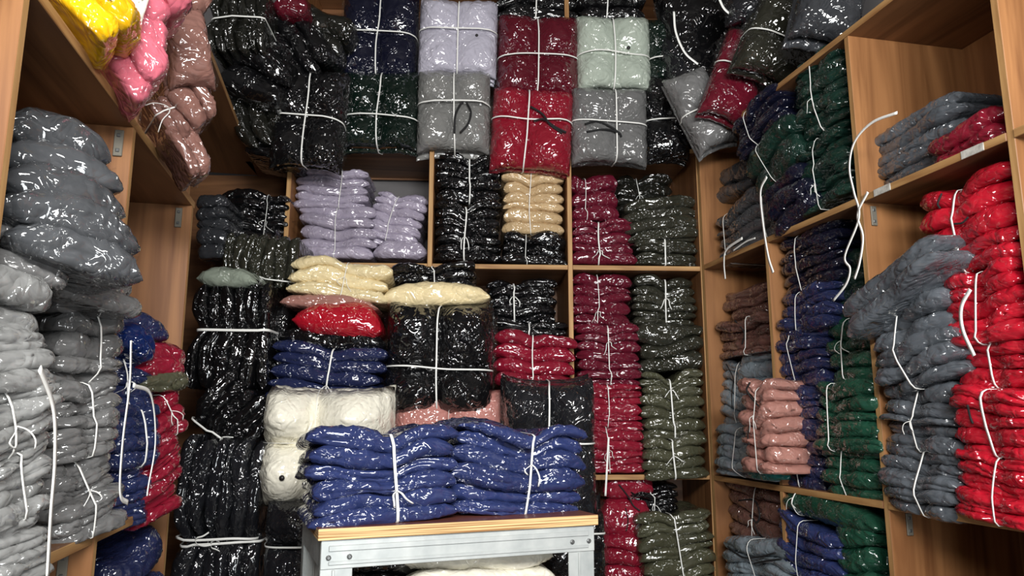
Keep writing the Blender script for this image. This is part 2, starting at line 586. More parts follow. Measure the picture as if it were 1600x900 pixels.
def ribbon_mesh(name, pts, wdir, width, parent, closed, thick=0.0016, mat=None):
    """flat strap: pts (n,3), wdir (n,3) or (3,) unit across"""
    pts = np.asarray(pts, float)
    n = len(pts)
    wd = np.broadcast_to(np.asarray(wdir, float), (n, 3))
    tg = np.roll(pts, -1, 0) - np.roll(pts, 1, 0)
    if not closed:
        tg[0] = pts[1] - pts[0]; tg[-1] = pts[-1] - pts[-2]
    nr = np.cross(tg, wd)
    nr /= np.maximum(np.linalg.norm(nr, axis=1, keepdims=True), 1e-9)
    a = wd * width / 2; t = nr * thick / 2
    V = np.concatenate([pts - a - t, pts + a - t, pts + a + t, pts - a + t])
    Fc = []
    m = n if closed else n - 1
    for i in range(m):
        j = (i + 1) % n
        for k in range(4):
            k2 = (k + 1) % 4
            Fc.append([k * n + i, k2 * n + i, k2 * n + j, k * n + j])
    if not closed:
        Fc.append([0, 3 * n, 2 * n, n]); Fc.append([n - 1, 2 * n - 1, 3 * n - 1, 4 * n - 1])
    return mesh_obj(name, V, Fc, mat or M_TIE, parent)


def tube_mesh(name, pts, r, parent, mat, seg=6):
    pts = np.asarray(pts, float)
    n = len(pts)
    V = []
    for i in range(n):
        t = pts[min(i + 1, n - 1)] - pts[max(i - 1, 0)]
        t /= max(np.linalg.norm(t), 1e-9)
        a = np.cross(t, [0.3, 0.2, 0.93]); a /= max(np.linalg.norm(a), 1e-9)
        b = np.cross(t, a)
        for k in range(seg):
            w = 2 * math.pi * k / seg
            V.append((pts[i] + r * (a * math.cos(w) + b * math.sin(w))).tolist())
    Fc = [[i * seg + k, i * seg + (k + 1) % seg, (i + 1) * seg + (k + 1) % seg, (i + 1) * seg + k] for i in range(n - 1) for k in range(seg)]
    Fc.append(list(range(seg))[::-1]); Fc.append([(n - 1) * seg + k for k in range(seg)])
    return mesh_obj(name, V, Fc, mat, parent)


def smooth_path(P, n):
    """Catmull-Rom through P"""
    P = np.asarray(P, float)
    Q = np.vstack([2 * P[0] - P[1], P, 2 * P[-1] - P[-2]])
    out = []
    m = len(P) - 1
    for t in np.linspace(0, m - 1e-6, n):
        i = int(t); f = t - i
        a, b, c, d = Q[i], Q[i + 1], Q[i + 2], Q[i + 3]
        out.append(0.5 * ((2 * b) + (c - a) * f + (2 * a - 5 * b + 4 * c - d) * f * f + (3 * b - 3 * c + d - a) * f ** 3))
    return np.array(out)


def stack(root, W, D, H, n, color, mode, ties, seed, part='folded_garment', amp=0.006, film=True, nx=40, strap=0.009, sag=0.0, jit=1.0, eh=None):
    """n folded garments one on the other, local x across, y from the front inwards, z up"""
    R = np.random.default_rng(seed)
    mat = CM(color)
    strap = strap * 0.75
    face = mode == 'f'
    hs = R.uniform(0.8, 1.2, n)
    if face and n > 1:
        hs = np.ones(n) * 0.5; hs[-1] = 1.6
    hs = hs / hs.sum() * H
    zb = np.concatenate([[0], np.cumsum(hs)])
    s = np.linspace(-1, 1, nx)
    s = 0.45 * s + 0.55 * np.sin(s * math.pi / 2)
    allP = []
    obs = []
    big = 0.5 if n == 1 else 1.0
    if face:
        nx = 46
        s = np.linspace(-1, 1, nx)
        s = 0.6 * s + 0.4 * np.sin(s * math.pi / 2)
    for i in range(n):
        h = hs[i]
        w = W * (1 + R.uniform(-0.07, 0.01) * (jit if not face else 0.3)); xo = R.uniform(-0.014, 0.014) * W * jit
        yo = R.uniform(0, 0.028) * jit; d = D * (1 + R.uniform(-0.04, 0.04))
        rad = min(h * 0.5, d * 0.3)
        nf, nt = (8, 30) if (face and i == n - 1) else (6, 12) if face else (13, 6)
        ph = np.linspace(-math.pi / 2, math.pi / 2, nf)
        ring = [(rad * (1 - math.cos(p)), math.sin(p)) for p in ph]
        tt = np.linspace(0, 1, nt + 2)[1:-1]
        ring += [(rad + (d - 2 * rad) * t, 1.0) for t in tt]
        ph2 = np.linspace(math.pi / 2, -math.pi / 2, 5)
        ring += [(d - rad * (1 - math.cos(p)), math.sin(p)) for p in ph2]
        ring += [(rad + (d - 2 * rad) * t, -1.0) for t in np.linspace(1, 0, 5)[1:-1]]
        ring = np.array(ring)
        nr = len(ring)
        X = np.repeat((s * w / 2 + xo)[:, None], nr, 1)
        # ends of the bag: thinner and drawn in
        ee = np.abs(s) ** (7.0 if n > 1 else 3.4)
        taper = np.sqrt(np.maximum(1 - ee, 0)) if n > 1 else np.maximum(1 - np.abs(s) ** 2.8, 0) ** 0.7
        Y = np.repeat(ring[None, :, 0], nx, 0)
        ZZ = np.repeat(ring[None, :, 1], nx, 0)
        if face:
            pull = 0.05 * d * ((np.abs(s) ** 3)[:, None] - 0.25) * ((Y - d / 2) / (d / 2))
        else:
            # the fold lines along the front of a folded garment
            cz = (vnoise(np.stack([s * w * 7 + 3.1, np.full(nx, i * 2.3), np.zeros(nx)], -1), seed + 77) - 0.5) * 1.1
            dg = 0.012 * np.clip(vnoise(np.stack([s * w * 5 + 9.1, np.full(nx, i * 3.3), np.ones(nx)], -1), seed + 78) * 1.8 - 0.4, 0, 1)
            dg = dg * min(1.0, h / 0.03)
            Y = Y + (dg[:, None] * np.exp(-((ZZ - cz[:, None]) / 0.22) ** 2)) * (Y < d * 0.4)
            pull = 0.025 * (np.abs(s) ** 4)[:, None] * np.where(Y < d / 2, 1, 0)
        Y = Y + pull
        yw = vnoise(np.stack([X[:, :1] * 6 + 13.1, np.full((nx, 1), i * 1.7), np.zeros((nx, 1))], -1), seed)
        Y = Y + yo + (yw - 0.5) * 0.035 * jit * (0 if face else 1)

        def surf(k):
            P = np.stack([X * 6 + 3.3, Y * 5, np.full_like(X, k * 0.6)], -1)
            wv = (vnoise(P, seed + 5) - 0.5)
            amp_k = 0.95 * H / max(n, 2) * (0 if k == 0 else 1) * (0.5 if face else 1)
            return zb[k] + wv * amp_k
        lo, hi = surf(i), surf(i + 1)
        mid = (lo + hi) / 2; half = (hi - lo) / 2 * taper[:, None]
        zz = mid + half * ZZ - (1 - taper[:, None]) * half * 0
        # mid sags to the layer below at the bag ends
        zz = zz - (1 - taper[:, None]) * h * 0.22
        g = 1.0
        yin = 0.0
        if face:
            # soft pillows between the straps and the edges
            tx = sorted([(f - 0.5) * W for a_, f, p_ in ties if a_ == 'x'])
            ty = sorted([f * D for a_, f, p_ in ties if a_ == 'y'])
            pe = max([p_ for a_, f, p_ in ties] + [0.22])

            def dome(v, cuts, ex):
                out = np.zeros_like(v)
                for c0, c1 in zip(cuts[:-1], cuts[1:]):
                    f = np.clip((v - c0) / (c1 - c0), 0, 1)
                    out = np.where((v >= c0) & (v <= c1), np.sin(math.pi * f) ** ex, out)
                return out
            dm = dome(X, [-W * 0.53] + tx + [W * 0.53], 0.5) * dome(Y, [-D * 0.05] + ty + [D * 1.05], 0.5)
            g = 1 - (pe + 0.1) * (1 - dm)
        else:
            for (ax, fpos, pin) in ties:
                if ax == 'x':
                    q = np.exp(-((X - (fpos - 0.5) * W) / (0.1 * W + 0.01)) ** 2)
                    g = g * (1 - pin * q); yin = yin + 0.014 * q * (Y < d * 0.5) * (pin > 0)
        zz = zz * g
        Y = Y + yin
        if sag:
            zz = zz - sag * (X / (W / 2)) ** 2 * H * 0.5
        zz = np.maximum(zz, 0.0005)
        P = np.stack([X, Y, zz], -1)
        # wrinkles along the normal
        du = np.gradient(P, axis=0)
        dv = np.roll(P, -1, 1) - np.roll(P, 1, 1)
        nn = np.cross(du, dv)
        nn /= np.maximum(np.linalg.norm(nn, axis=-1, keepdims=True), 1e-9)
        nn = -nn
        Q = P + np.array([0, 0, i * 0.37])
        if n == 1:
            kk = vnoise(P * np.array([9, 9, 9]) + 4.4, seed + 3)
            kr = 1 - np.abs(2 * vnoise(P * np.array([12, 7, 12]) + 2.4 * kk[..., None], seed + 4) - 1)
            P = P + nn * ((0.012 * (kk - 0.5) - 0.006 * kr ** 3) * np.sqrt(taper)[:, None])[..., None] * min(1.0, H / 0.08)
        k1 = vnoise(Q * np.array([14, 14, 26]), seed + i)
        k2 = 1 - np.abs(2 * vnoise(Q * np.array([22, 30, 30]) + 5 * k1[..., None], seed + 31 + i) - 1)
        disp = amp * ((k1 - 0.5) * 1.4 - (k2 ** 3) * 1.2) * np.sqrt(taper)[:, None] * (0.8 if n == 1 or face else 0.75)
        if face and i == n - 1 and ties:
            # creases running out from where the straps cross
            tx = [(f - 0.5) * W for a_, f, p_ in ties if a_ == 'x'] or [0.0]
            ty = [f * D for a_, f, p_ in ties if a_ == 'y'] or [D * 0.5]
            dx_, dy_ = P[..., 0] - tx[0], P[..., 1] - ty[0]
            rr = np.hypot(dx_, dy_); th = np.arctan2(dy_, dx_)
            wr = 1 - np.abs(2 * vnoise(np.stack([np.cos(th) * 8 + 17, np.sin(th) * 8 + 17, rr * 3], -1), seed + 91) - 1)
            disp = disp - 0.018 * (wr - 0.5) * np.clip(rr / 0.03, 0, 1) * np.exp(-rr / (0.35 * W)) * (ZZ > 0.5)
        P = P + nn * disp[..., None]
        P[..., 2] = np.maximum(P[..., 2], 0.0005)
        V = P.reshape(-1, 3)
        Fc = []
        for a in range(nx - 1):
            for b in range(nr):
                b2 = (b + 1) % nr
                Fc.append([a * nr + b, a * nr + b2, (a + 1) * nr + b2, (a + 1) * nr + b])
        o = mesh_obj(part, V, [f[::-1] for f in Fc], mat, root)
        obs.append(o)
        allP.append(P)
    A = np.concatenate([p.reshape(-1, 3) for p in allP])
    # straps
    for (ax, fpos, pin) in ties:
        if pin == 0 and ax == 'n':
            continue
        if ax == 'x':
            c = (fpos - 0.5) * W
            sel = A[np.abs(A[:, 0] - c) < 0.06 * W]
            if len(sel) < 6:
                continue
            hp = hull(sel[:, 1:3])
            ctr = hp.mean(0)
            dd = hp - ctr
            hp = hp + dd / np.maximum(np.linalg.norm(dd, axis=1, keepdims=True), 1e-6) * 0.0025
            hp = np.vstack([hp, hp[:1]])
            # even resampling
            L = np.concatenate([[0], np.cumsum(np.linalg.norm(np.diff(hp, axis=0), axis=1))])
            tq = np.linspace(0, L[-1], 56)[:-1]
            yy = np.interp(tq, L, hp[:, 0]); z2 = np.interp(tq, L, hp[:, 1])
            wig = (vnoise(np.stack([tq * 5, np.full_like(tq, seed % 17), np.zeros_like(tq)], -1), seed) - 0.5) * 0.02
            pts = np.stack([c + wig, yy, z2], -1)
            ribbon_mesh('strap', pts, (1, 0, 0), strap, root, True)
            if not face and R.random() < 0.45:
                zk = R.uniform(0.3, 0.75) * H
                fr = pts[np.argmin(pts[:, 1] + 3 * np.abs(pts[:, 2] - zk))]
                for sg in (-1, 1):
                    ln = R.uniform(0.03, 0.07)
                    tp = smooth_path([fr + [0, -0.002, 0], fr + [sg * 0.012, -0.012, -0.2 * ln], fr + [sg * R.uniform(0.01, 0.03), -0.012, -0.6 * ln],
                                      fr + [sg * R.uniform(0.005, 0.05), -0.006, -ln]], 10)
                    ribbon_mesh('strap_tail', tp, (0.9, -0.3, 0.3), strap * 0.7, root, False)
        elif ax == 'y':
            c = fpos * D
            sel = A[np.abs(A[:, 1] - c) < 0.07 * D]
            if len(sel) < 6:
                continue
            hp = hull(sel[:, [0, 2]])
            ctr = hp.mean(0)
            dd = hp - ctr
            hp = hp + dd / np.maximum(np.linalg.norm(dd, axis=1, keepdims=True), 1e-6) * 0.0025
            hp = np.vstack([hp, hp[:1]])
            L = np.concatenate([[0], np.cumsum(np.linalg.norm(np.diff(hp, axis=0), axis=1))])
            tq = np.linspace(0, L[-1], 56)[:-1]
            xx = np.interp(tq, L, hp[:, 0]); z2 = np.interp(tq, L, hp[:, 1])
            wig = (vnoise(np.stack([tq * 5, np.full_like(tq, seed % 13), np.zeros_like(tq)], -1), seed + 2) - 0.5) * 0.02
            pts = np.stack([xx, c + wig, z2], -1)
            ribbon_mesh('strap', pts, (0, 1, 0), strap, root, True)
    # loose ends of the clear bags
    if film:
        for i, P in enumerate(allP):
            for sgn in (-1, 1):
                if R.random() < 0.25:
                    continue
                V, Fc = [], []
                e = P[0] if sgn < 0 else P[-1]
                y0, y1 = e[:, 1].min(), e[:, 1].max()
                z0 = e[:, 2].mean() + 0.004
                L_ = R.uniform(0.015, 0.045)
                a, b = 4, 6
                for p in range(a):
                    for q in range(b):
                        f = p / (a - 1)
                        y = y0 + (y1 - y0) * (0.02 + 0.5 * q / (b - 1)) if not face else y0 + (y1 - y0) * (0.1 + 0.8 * q / (b - 1))
                        V.append([e[0, 0] + sgn * (-0.012 + L_ * f * (0.7 + 0.5 * R.random())), y + R.uniform(-0.006, 0.006),
                                  max(z0 + R.uniform(-1, 1) * 0.014 * f - 0.012 * f, 0.001)])
                for p in range(a - 1):
                    for q in range(b - 1):
                        Fc.append([p * b + q, p * b + q + 1, (p + 1) * b + q + 1, (p + 1) * b + q])
                mesh_obj('bag_end', V, Fc, M_FILM, obs[i])
    return obs, A


def rotm(axis, ang):
    return Matrix.Rotation(ang, 3, axis)


LAST = {}


def bundle(label, color, mode, pl, x0, y0, x1, y1, off=0.0, n=4, ties=(), roll=0.0, lean=0.0, yaw=0.0, dep=None, group=None,
           name=None, cat='bundle', **kw):
    CNT[0] += 1
    seed = CNT[0] * 37 + 11
    P = PLANES[pl]
    if pl == 'R' and mode == 'v':
        dep = dep or 0.27
        if x0 > 1130:
            x0, x1 = x0 - 6, x1 - 12
    cx, cy = (x0 + x1) / 2, (y0 + y1) / 2
    C = P.hit(cx, cy, off)
    W = (P.hit(x1, cy, off) - P.hit(x0, cy, off)).length
    Hh = abs(P.hit(cx, y0, off).z - P.hit(cx, y1, off).z)
    B = Matrix((P.u, -P.n, Z)).transposed()          # local x = u, y = into the wall, z = up
    if mode == 'h':
        roll = roll + 90
        W, Hh = Hh, W
    if mode == 'f':
        T = dep or 0.16
        B = Matrix((P.u, Z, P.n)).transposed()       # the flat face looks at the viewer
        lw, ld, lh = W, Hh, T
        ctr = Vector((0, ld / 2, lh))
    else:
        lw, ld, lh = W, dep or 0.34, Hh
        ctr = Vector((0, 0, lh / 2))
    Rm = rotm(P.n, math.radians(roll)) @ rotm(P.u, math.radians(lean)) @ rotm(Z, math.radians(yaw)) @ B
    loc = C - Rm @ ctr
    nm = name or ('garment_bundle' if n > 1 else 'bagged_garment')
    root = empty(nm, Matrix.Translation(loc) @ Rm.to_4x4())
    tag(root, label, cat, group)
    tl = [t if len(t) == 3 else (t[0], t[1], 0.14 if mode != 'f' else 0.3) for t in ties]
    kw.setdefault('part', 'folded_garment' if n > 1 else 'garment')
    obs, A = stack(root, lw, ld, lh, n, color, mode, tl, seed, **kw)
    LAST.clear()
    LAST.update(root=root, W=lw, D=ld, H=lh, A=A)
    return root


def on_face(fx, fy, lift=0.004):
    """a point on the front of the last face-on bundle, fx fy in 0..1"""
    A = LAST['A']
    x = (fx - 0.5) * LAST['W']; y = fy * LAST['D']
    d = (A[:, 0] - x) ** 2 + (A[:, 1] - y) ** 2
    k = np.argsort(d)[:40]
    return [x, y, A[k, 2].max() + lift]


def drawcord(pts, r=0.0055):
    P = smooth_path([on_face(*p) for p in pts], 6 * len(pts))
    return tube_mesh('drawcord', P, r, LAST['root'], M_CORD)


def front_cord(pts, r=0.0035):
    """a drawcord lying on the front of the last upright bundle, fx fz in 0..1"""
    A = LAST['A']
    out = []
    for fx, fz in pts:
        x = (fx - 0.5) * LAST['W']; z = fz * LAST['H']
        k = np.argsort((A[:, 0] - x) ** 2 + (A[:, 2] - z) ** 2 + 0.02 * np.maximum(A[:, 1], 0) ** 2)[:12]
        out.append([x, A[k, 1].min() - 0.003, z])
    return tube_mesh('drawcord', smooth_path(out, 6 * len(out)), r, LAST['root'], M_CORD)


def toggle(fx, fy, r=0.008):
    p = on_face(fx, fy, 0.0)
    V = [[p[0], p[1], p[2] + 0.004]]
    k = 10
    for rr, z in ((r * 0.7, 0.003), (r, -0.002)):
        for i in range(k):
            V.append([p[0] + rr * math.cos(6.2832 * i / k), p[1] + rr * math.sin(6.2832 * i / k), p[2] + z])
    Fc = [[0, 1 + i, 1 + (i + 1) % k] for i in range(k)] + [[1 + i, 1 + k + i, 1 + k + (i + 1) % k, 1 + (i + 1) % k] for i in range(k)]
    return mesh_obj('eyelet', V, Fc, M_DOT, LAST['root'])


def loose_strap(label, pl, pts, off=0.03, width=0.009, group='loose white straps', parent=None):
    P = PLANES[pl]
    W3 = [P.hit(x, y, off + (o if o else 0)) for x, y, *rest in pts for o in [rest[0] if rest else 0]]
    pts3 = smooth_path([list(w) for w in W3], 8 * len(pts))
    base = pts3[0].copy()
    tg = np.gradient(pts3, axis=0)
    wd = np.cross(tg, np.array(list(P.n)))
    wd /= np.maximum(np.linalg.norm(wd, axis=1, keepdims=True), 1e-9)
    o = ribbon_mesh('strap', pts3 - base, wd, width, None, False)
    o.location = base.tolist()
    tag(o, label, 'strap', group)
    return o

# ================================================================== top shelf: bundles with their flat face to the viewer
G = 'face-on bundles along the top shelf'
X, Yt = 'x', 'y'
bundle('near-black navy face-on bundle cross-tied, above the bottle-green bundle', 'nearnavy', 'f', 'B', 530, -25, 650, 116, 0.05, 3, ((X, .5), (Yt, .5)), group=G)
bundle('bottle-green face-on bundle with one vertical white strap on the top shelf', 'bottle', 'f', 'B', 528, 112, 653, 230, 0.09, 3, ((X, .5),  (Yt, .45, .2)), group=G); toggle(.72, .42, .006)
bundle('black face-on bundle with white strap, left of the bottle-green bundle', 'black', 'f', 'B', 420, 104, 532, 252, 0.3, 3, ((X, .5), (Yt, .5)), roll=-3, group=G)
bundle('pale lilac face-on bundle cross-tied, top shelf above a grey bundle', 'palelilac', 'f', 'B', 652, -6, 776, 112, 0.07, 4, ((X, .5, .22), (Yt, .6, .2)), roll=-1, group=G); toggle(.75, .5, .008)
bundle('warm grey face-on bundle with black drawcord under the pale lilac bundle', 'midgrey', 'f', 'B', 650, 108, 766, 232, 0.1, 3, ((X, .5), (Yt, .62, .2)), group=G)
drawcord([(.52, .2), (.53, .42), (.6, .58), (.64, .6)]); drawcord([(.68, .6), (.74, .45), (.7, .3), (.6, .2)])
bundle('dark maroon face-on bundle cross-tied, above the red face-on bundle', 'darkred', 'f', 'B', 778, 18, 906, 145, 0.06, 3, ((X, .48, .3), (Yt, .5, .3)), roll=-1, group=G)
bundle('red face-on bundle with black drawcord hanging over the top shelf edge', 'red', 'f', 'B', 770, 134, 898, 258, 0.12, 3, ((X, .42, .3), (Yt, .62, .3)), roll=-3, group=G)
drawcord([(.45, .75), (.6, .66), (.7, .52), (.85, .42)]); drawcord([(.5, .58), (.62, .6), (.75, .5), (.9, .44)])
bundle('pale sage face-on bundle cross-tied, above a plain grey bundle', 'sage', 'f', 'B', 904, 20, 1021, 136, 0.07, 4, ((X, .5, .3), (Yt, .5, .26)), group=G); toggle(.68, .56, .01)
bundle('plain grey face-on bundle with a horizontal strap under the pale sage one', 'grey', 'f', 'B', 898, 130, 1016, 247, 0.11, 4, ((X, .55, .2), (Yt, .52, .2)), roll=-1, group=G)
drawcord([(.14, .45), (.3, .5), (.5, .42), (.6, .34)]); drawcord([(.16, .34), (.4, .38), (.58, .36), (.62, .3)])
bundle('black bundle lying flat above the dark maroon bundle at the top edge', 'black', 'v', 'B', 776, -40, 905, 24, 0.02, 3, ((X, .48),), group=G)
bundle('black bundle lying flat above the pale sage bundle at the top edge', 'black', 'v', 'B', 905, -40, 1012, 24, 0.02, 3, ((X, .4),), group=G)
bundle('black bundle on end beside the grey bundle, strap across its lower half', 'black', 'f', 'B', 1012, 118, 1082, 242, 0.06, 3, ((Yt, .48, .2),), group=G)
bundle('greenish black bundle on end beside the pale sage bundle', 'bottle', 'f', 'B', 1014, 22, 1074, 122, 0.03, 3, ((Yt, .35, .2),), group=G)

G = 'jumbled dark bags on the top shelf'
bundle('black-olive bundle of upright folds at the upper left, white strap across', 'blackolive', 'h', 'B', 322, -30, 412, 76, 0.5, 6, ((X, .48, .1),), group=G)
bundle('crumpled black bag under the black-olive upright folds', 'black', 'v', 'B', 338, 66, 452, 145, 0.42, 2, (), roll=-20, group=G)
bundle('black-olive bagged garment hanging in the gap left of the black face-on bundle', 'blackolive', 'h', 'B', 366, 112, 440, 226, 0.26, 3, (), roll=14, group=G)
bundle('slanting black bag right of the black-olive upright folds', 'black', 'v', 'B', 404, 20, 520, 100, 0.3, 3, (), roll=-48, group=G)
bundle('black-olive bag against the near-black navy bundle at the top', 'blackolive', 'v', 'B', 452, 0, 548, 70, 0.24, 2, (), roll=-30, group=G)
bundle('dark red bagged garment peeping in at the top edge among black bags', 'darkred', 'v', 'B', 420, -30, 480, 12, 0.4, 1, (), group=G, cat='garment')
bundle('small dark bag at the foot of the jumbled black bags on the left', 'black', 'v', 'B', 380, 205, 470, 245, 0.2, 2, (), roll=-10, group=G)
bundle('large soft black bag behind the slanted grey bundle at the top right', 'black', 'f', 'B', 1050, -40, 1180, 120, 0.14, 2, (), roll=10, group=G, dep=.2)
bundle('soft black bag filling the corner behind the slanted grey bundle', 'softblack', 'f', 'B', 1046, 50, 1120, 200, 0.1, 2, (), roll=4, group=G, dep=.2)
bundle('grey bundle hanging aslant with its corner down, strap across the middle', 'grey', 'f', 'B', 1070, 100, 1140, 226, 0.34, 2, ((Yt, .5, .3),), roll=24, group=G, dep=.14)
bundle('dark red bundle hanging aslant beside the slanted grey one', 'darkred', 'f', 'B', 1122, 42, 1200, 184, 0.5, 2, ((Yt, .62, .3),), roll=-22, group=G, dep=.14)
bundle('dark olive bag sagging over the dark green stack at the top right', 'darkolive', 'f', 'B', 1178, -16, 1306, 116, 0.72, 2, ((Yt, .45, .1), ), roll=-24, group=G, dep=.18)
bundle('charcoal bag overhanging the empty compartment at the top right', 'darkgrey', 'f', 'B', 1262, -80, 1362, 58, 1.1, 2, (), roll=-16, group=G, dep=.16)
bundle('black bag at the top edge between the dark olive and charcoal bags', 'softblack', 'f', 'B', 1150, -90, 1290, 24, 0.6, 2, (), roll=-4, group=G, dep=.16)

# ================================================================== back shelf compartments
G = 'tied bundles in the back shelf compartments'
bundle('lilac bundle of five on top of the left pile of lilac', 'lilac', 'v', 'B', 455, 257, 577, 322, -0.02, 5, ((X, .62, .08),), roll=-1, group=G, strap=.004)
bundle('lilac bundle of five at the bottom left of the lilac compartment', 'lilac', 'v', 'B', 460, 316, 590, 402, -0.02, 5, ((X, .5, .08),), roll=-1, group=G, strap=.004)
bundle('lilac bundle of seven slumped against the right side of its compartment', 'lilac', 'v', 'B', 576, 294, 663, 384, -0.05, 7, ((X, .4, .06),), roll=-14, group=G, strap=.004)
bundle('single lilac bagged garment under the slumped lilac bundle', 'lilac', 'v', 'B', 580, 374, 668, 402, -0.03, 1, (), group=G, cat='garment')
bundle('black bundle of five under the warm grey top shelf bundle', 'black', 'v', 'B', 677, 232, 784, 312, 0.0, 5, ((X, .55),), group=G)
bundle('black bundle of seven at the bottom left of the beige compartment', 'black', 'v', 'B', 677, 310, 784, 406, 0.0, 7, ((X, .47),), group=G)
bundle('beige bundle of seven beside the black bundles, below the red face-on one', 'beige', 'v', 'B', 784, 248, 884, 362, -0.02, 7, ((X, .45, .08),), group=G, strap=.005)
bundle('black bundle of three under the beige bundle', 'black', 'v', 'B', 784, 360, 890, 413, 0.01, 3, ((X, .38),), roll=-3, group=G, strap=.004)
bundle('maroon bundle of three at the top of its pile below the grey bundle', 'maroon', 'v', 'B', 893, 262, 968, 342, -0.04, 3, ((X, .3, .06),), group=G, strap=.004)
bundle('maroon bundle of five standing on the middle back shelf', 'maroon', 'v', 'B', 891, 336, 996, 412, -0.01, 5, ((X, .45, .08),), group=G)
bundle('black-olive bundle pushed deep behind the dark olive bundles', 'blackolive', 'v', 'B', 962, 270, 1056, 330, -0.16, 4, ((X, .4),), group=G, dep=.28, strap=.004)
bundle('dark olive bundle of four tilted on top, its bag ends loose', 'darkolive', 'v', 'B', 976, 304, 1098, 372, 0.0, 4, (), roll=5, group=G)
bundle('dark olive bundle of five at the bottom right of the maroon compartment', 'darkolive', 'v', 'B', 994, 362, 1094, 414, -0.01, 5, ((X, .45),), group=G)

G = 'tied bundles in the tall back compartment'
bundle('maroon bundle of six at the head of the tall maroon pile', 'maroon', 'v', 'B', 894, 428, 990, 516, -0.02, 6, ((X, .42, .06),), roll=-2, group=G, strap=.005)
bundle('maroon bundle of seven, second in the tall maroon pile', 'maroon', 'v', 'B', 900, 506, 1006, 602, 0.0, 7, ((X, .5, .06),), group=G, strap=.006)
bundle('crimson bundle of six, third in the tall maroon pile', 'crimson', 'v', 'B', 912, 598, 1008, 668, 0.0, 6, ((X, .4, .06),), group=G, strap=.005)
bundle('crimson bundle of six at the foot of the tall maroon pile', 'crimson', 'v', 'B', 920, 664, 1012, 740, 0.02, 6, ((X, .35, .06),), group=G, strap=.005)
bundle('dark olive bundle of six just under the middle shelf beside the maroon pile', 'darkolive', 'v', 'B', 990, 428, 1092, 506, -0.04, 6, ((X, .52),), group=G)
bundle('dark olive bundle of three wide bags in the middle of the olive pile', 'darkolive', 'v', 'B', 998, 502, 1108, 578, 0.0, 3, (), roll=4, group=G)
bundle('olive bundle of seven with white strap in the lower olive pile', 'olive', 'v', 'B', 1004, 574, 1106, 686, 0.01, 7, ((X, .48),), roll=1, group=G)
bundle('olive bundle of four hanging over the lower shelf edge', 'olive', 'v', 'B', 1006, 682, 1110, 750, 0.05, 4, ((X, .45),), roll=3, group=G)
bundle('black bundle of five in the compartment above the crimson bundle of four', 'black', 'v', 'B', 758, 434, 872, 504, -0.04, 5, ((X, .42),), group=G)
bundle('black bundle of two directly on the crimson bundle of four', 'black', 'v', 'B', 762, 500, 890, 524, 0.02, 2, ((X, .5),), group=G)
bundle('crimson bundle of four between the two black face-on bundles', 'crimson', 'v', 'B', 768, 520, 906, 604, 0.12, 4, ((X, .47, .1),), roll=-2, group=G, strap=.007)

# ================================================================== pile in front of the back shelves
G = 'bundles piled in front of the back shelves'
bundle('butter-yellow bundle of three on top of the centre pile', 'butter', 'v', 'B', 446, 396, 610, 464, 0.36, 3, ((X, .55, .1),), roll=-7, group=G, strap=.004, amp=.008)
bundle('black bundle of three on the centre pile above the cream bag', 'black', 'v', 'B', 609, 404, 745, 452, 0.24, 3, ((X, .5),), roll=3, group=G, strap=.006)
bundle('single cream bag lying across the top of the big black bundle', 'butter', 'v', 'B', 590, 438, 766, 476, 0.36, 1, (), roll=3, group=G, cat='garment')
bundle('empty-looking pale pink bag under the butter-yellow bundle', 'rose', 'v', 'B', 428, 458, 596, 482, 0.38, 1, (), roll=-3, group=G, cat='garment')
bundle('bright red bagged garment bulging out of the centre pile', 'brightred', 'v', 'B', 452, 470, 600, 524, 0.44, 1, (), roll=-7, group=G, cat='garment')
bundle('black bag under the bright red garment', 'black', 'v', 'B', 430, 506, 602, 546, 0.4, 1, (), roll=-4, group=G, cat='garment')
bundle('navy bundle of five under the black bag in the centre pile', 'navy', 'v', 'B', 414, 532, 602, 632, 0.42, 5, ((X, .52, .1),), roll=-6, group=G, strap=.009)
bundle('big black face-on bundle cross-tied in white at the centre', 'black', 'f', 'B', 596, 466, 770, 646, 0.46, 3, ((X, .5, .36), (Yt, .4, .36)), roll=-1, group=G, dep=.24)
toggle(.46, .72, .006)
bundle('dusty pink face-on bundle squeezed under the big black bundle', 'dustypink', 'f', 'B', 606, 618, 792, 735, 0.4, 3, ((X, .52, .24),), group=G, dep=.2, strap=.002)
bundle('softly shining black face-on bundle right of centre with layered left side', 'softblack', 'f', 'B', 786, 594, 938, 850, 0.56, 5, ((X, .5, .2), (Yt, .62, .2)), group=G, dep=.3)
bundle('fat ivory face-on bundle with a black eyelet left of the blue stacks', 'ivory', 'f', 'B', 392, 608, 606, 800, 0.72, 2, ((X, .42, .5), (Yt, .55, .46)), group=G, dep=.3, strap=.003, amp=.009)
toggle(.24, .28, .011)
bundle('dark charcoal face-on bundle under the ivory bundle, strap across', 'softblack', 'f', 'B', 398, 788, 500, 935, 0.74, 2, ((Yt, .52, .2),), group=G, dep=.3)
bundle('black wrapped bundle standing beside the right leg of the metal stand', 'black', 'f', 'B', 850, 800, 955, 960, 0.6, 2, ((Yt, .75, .2),), group=G, dep=.25)

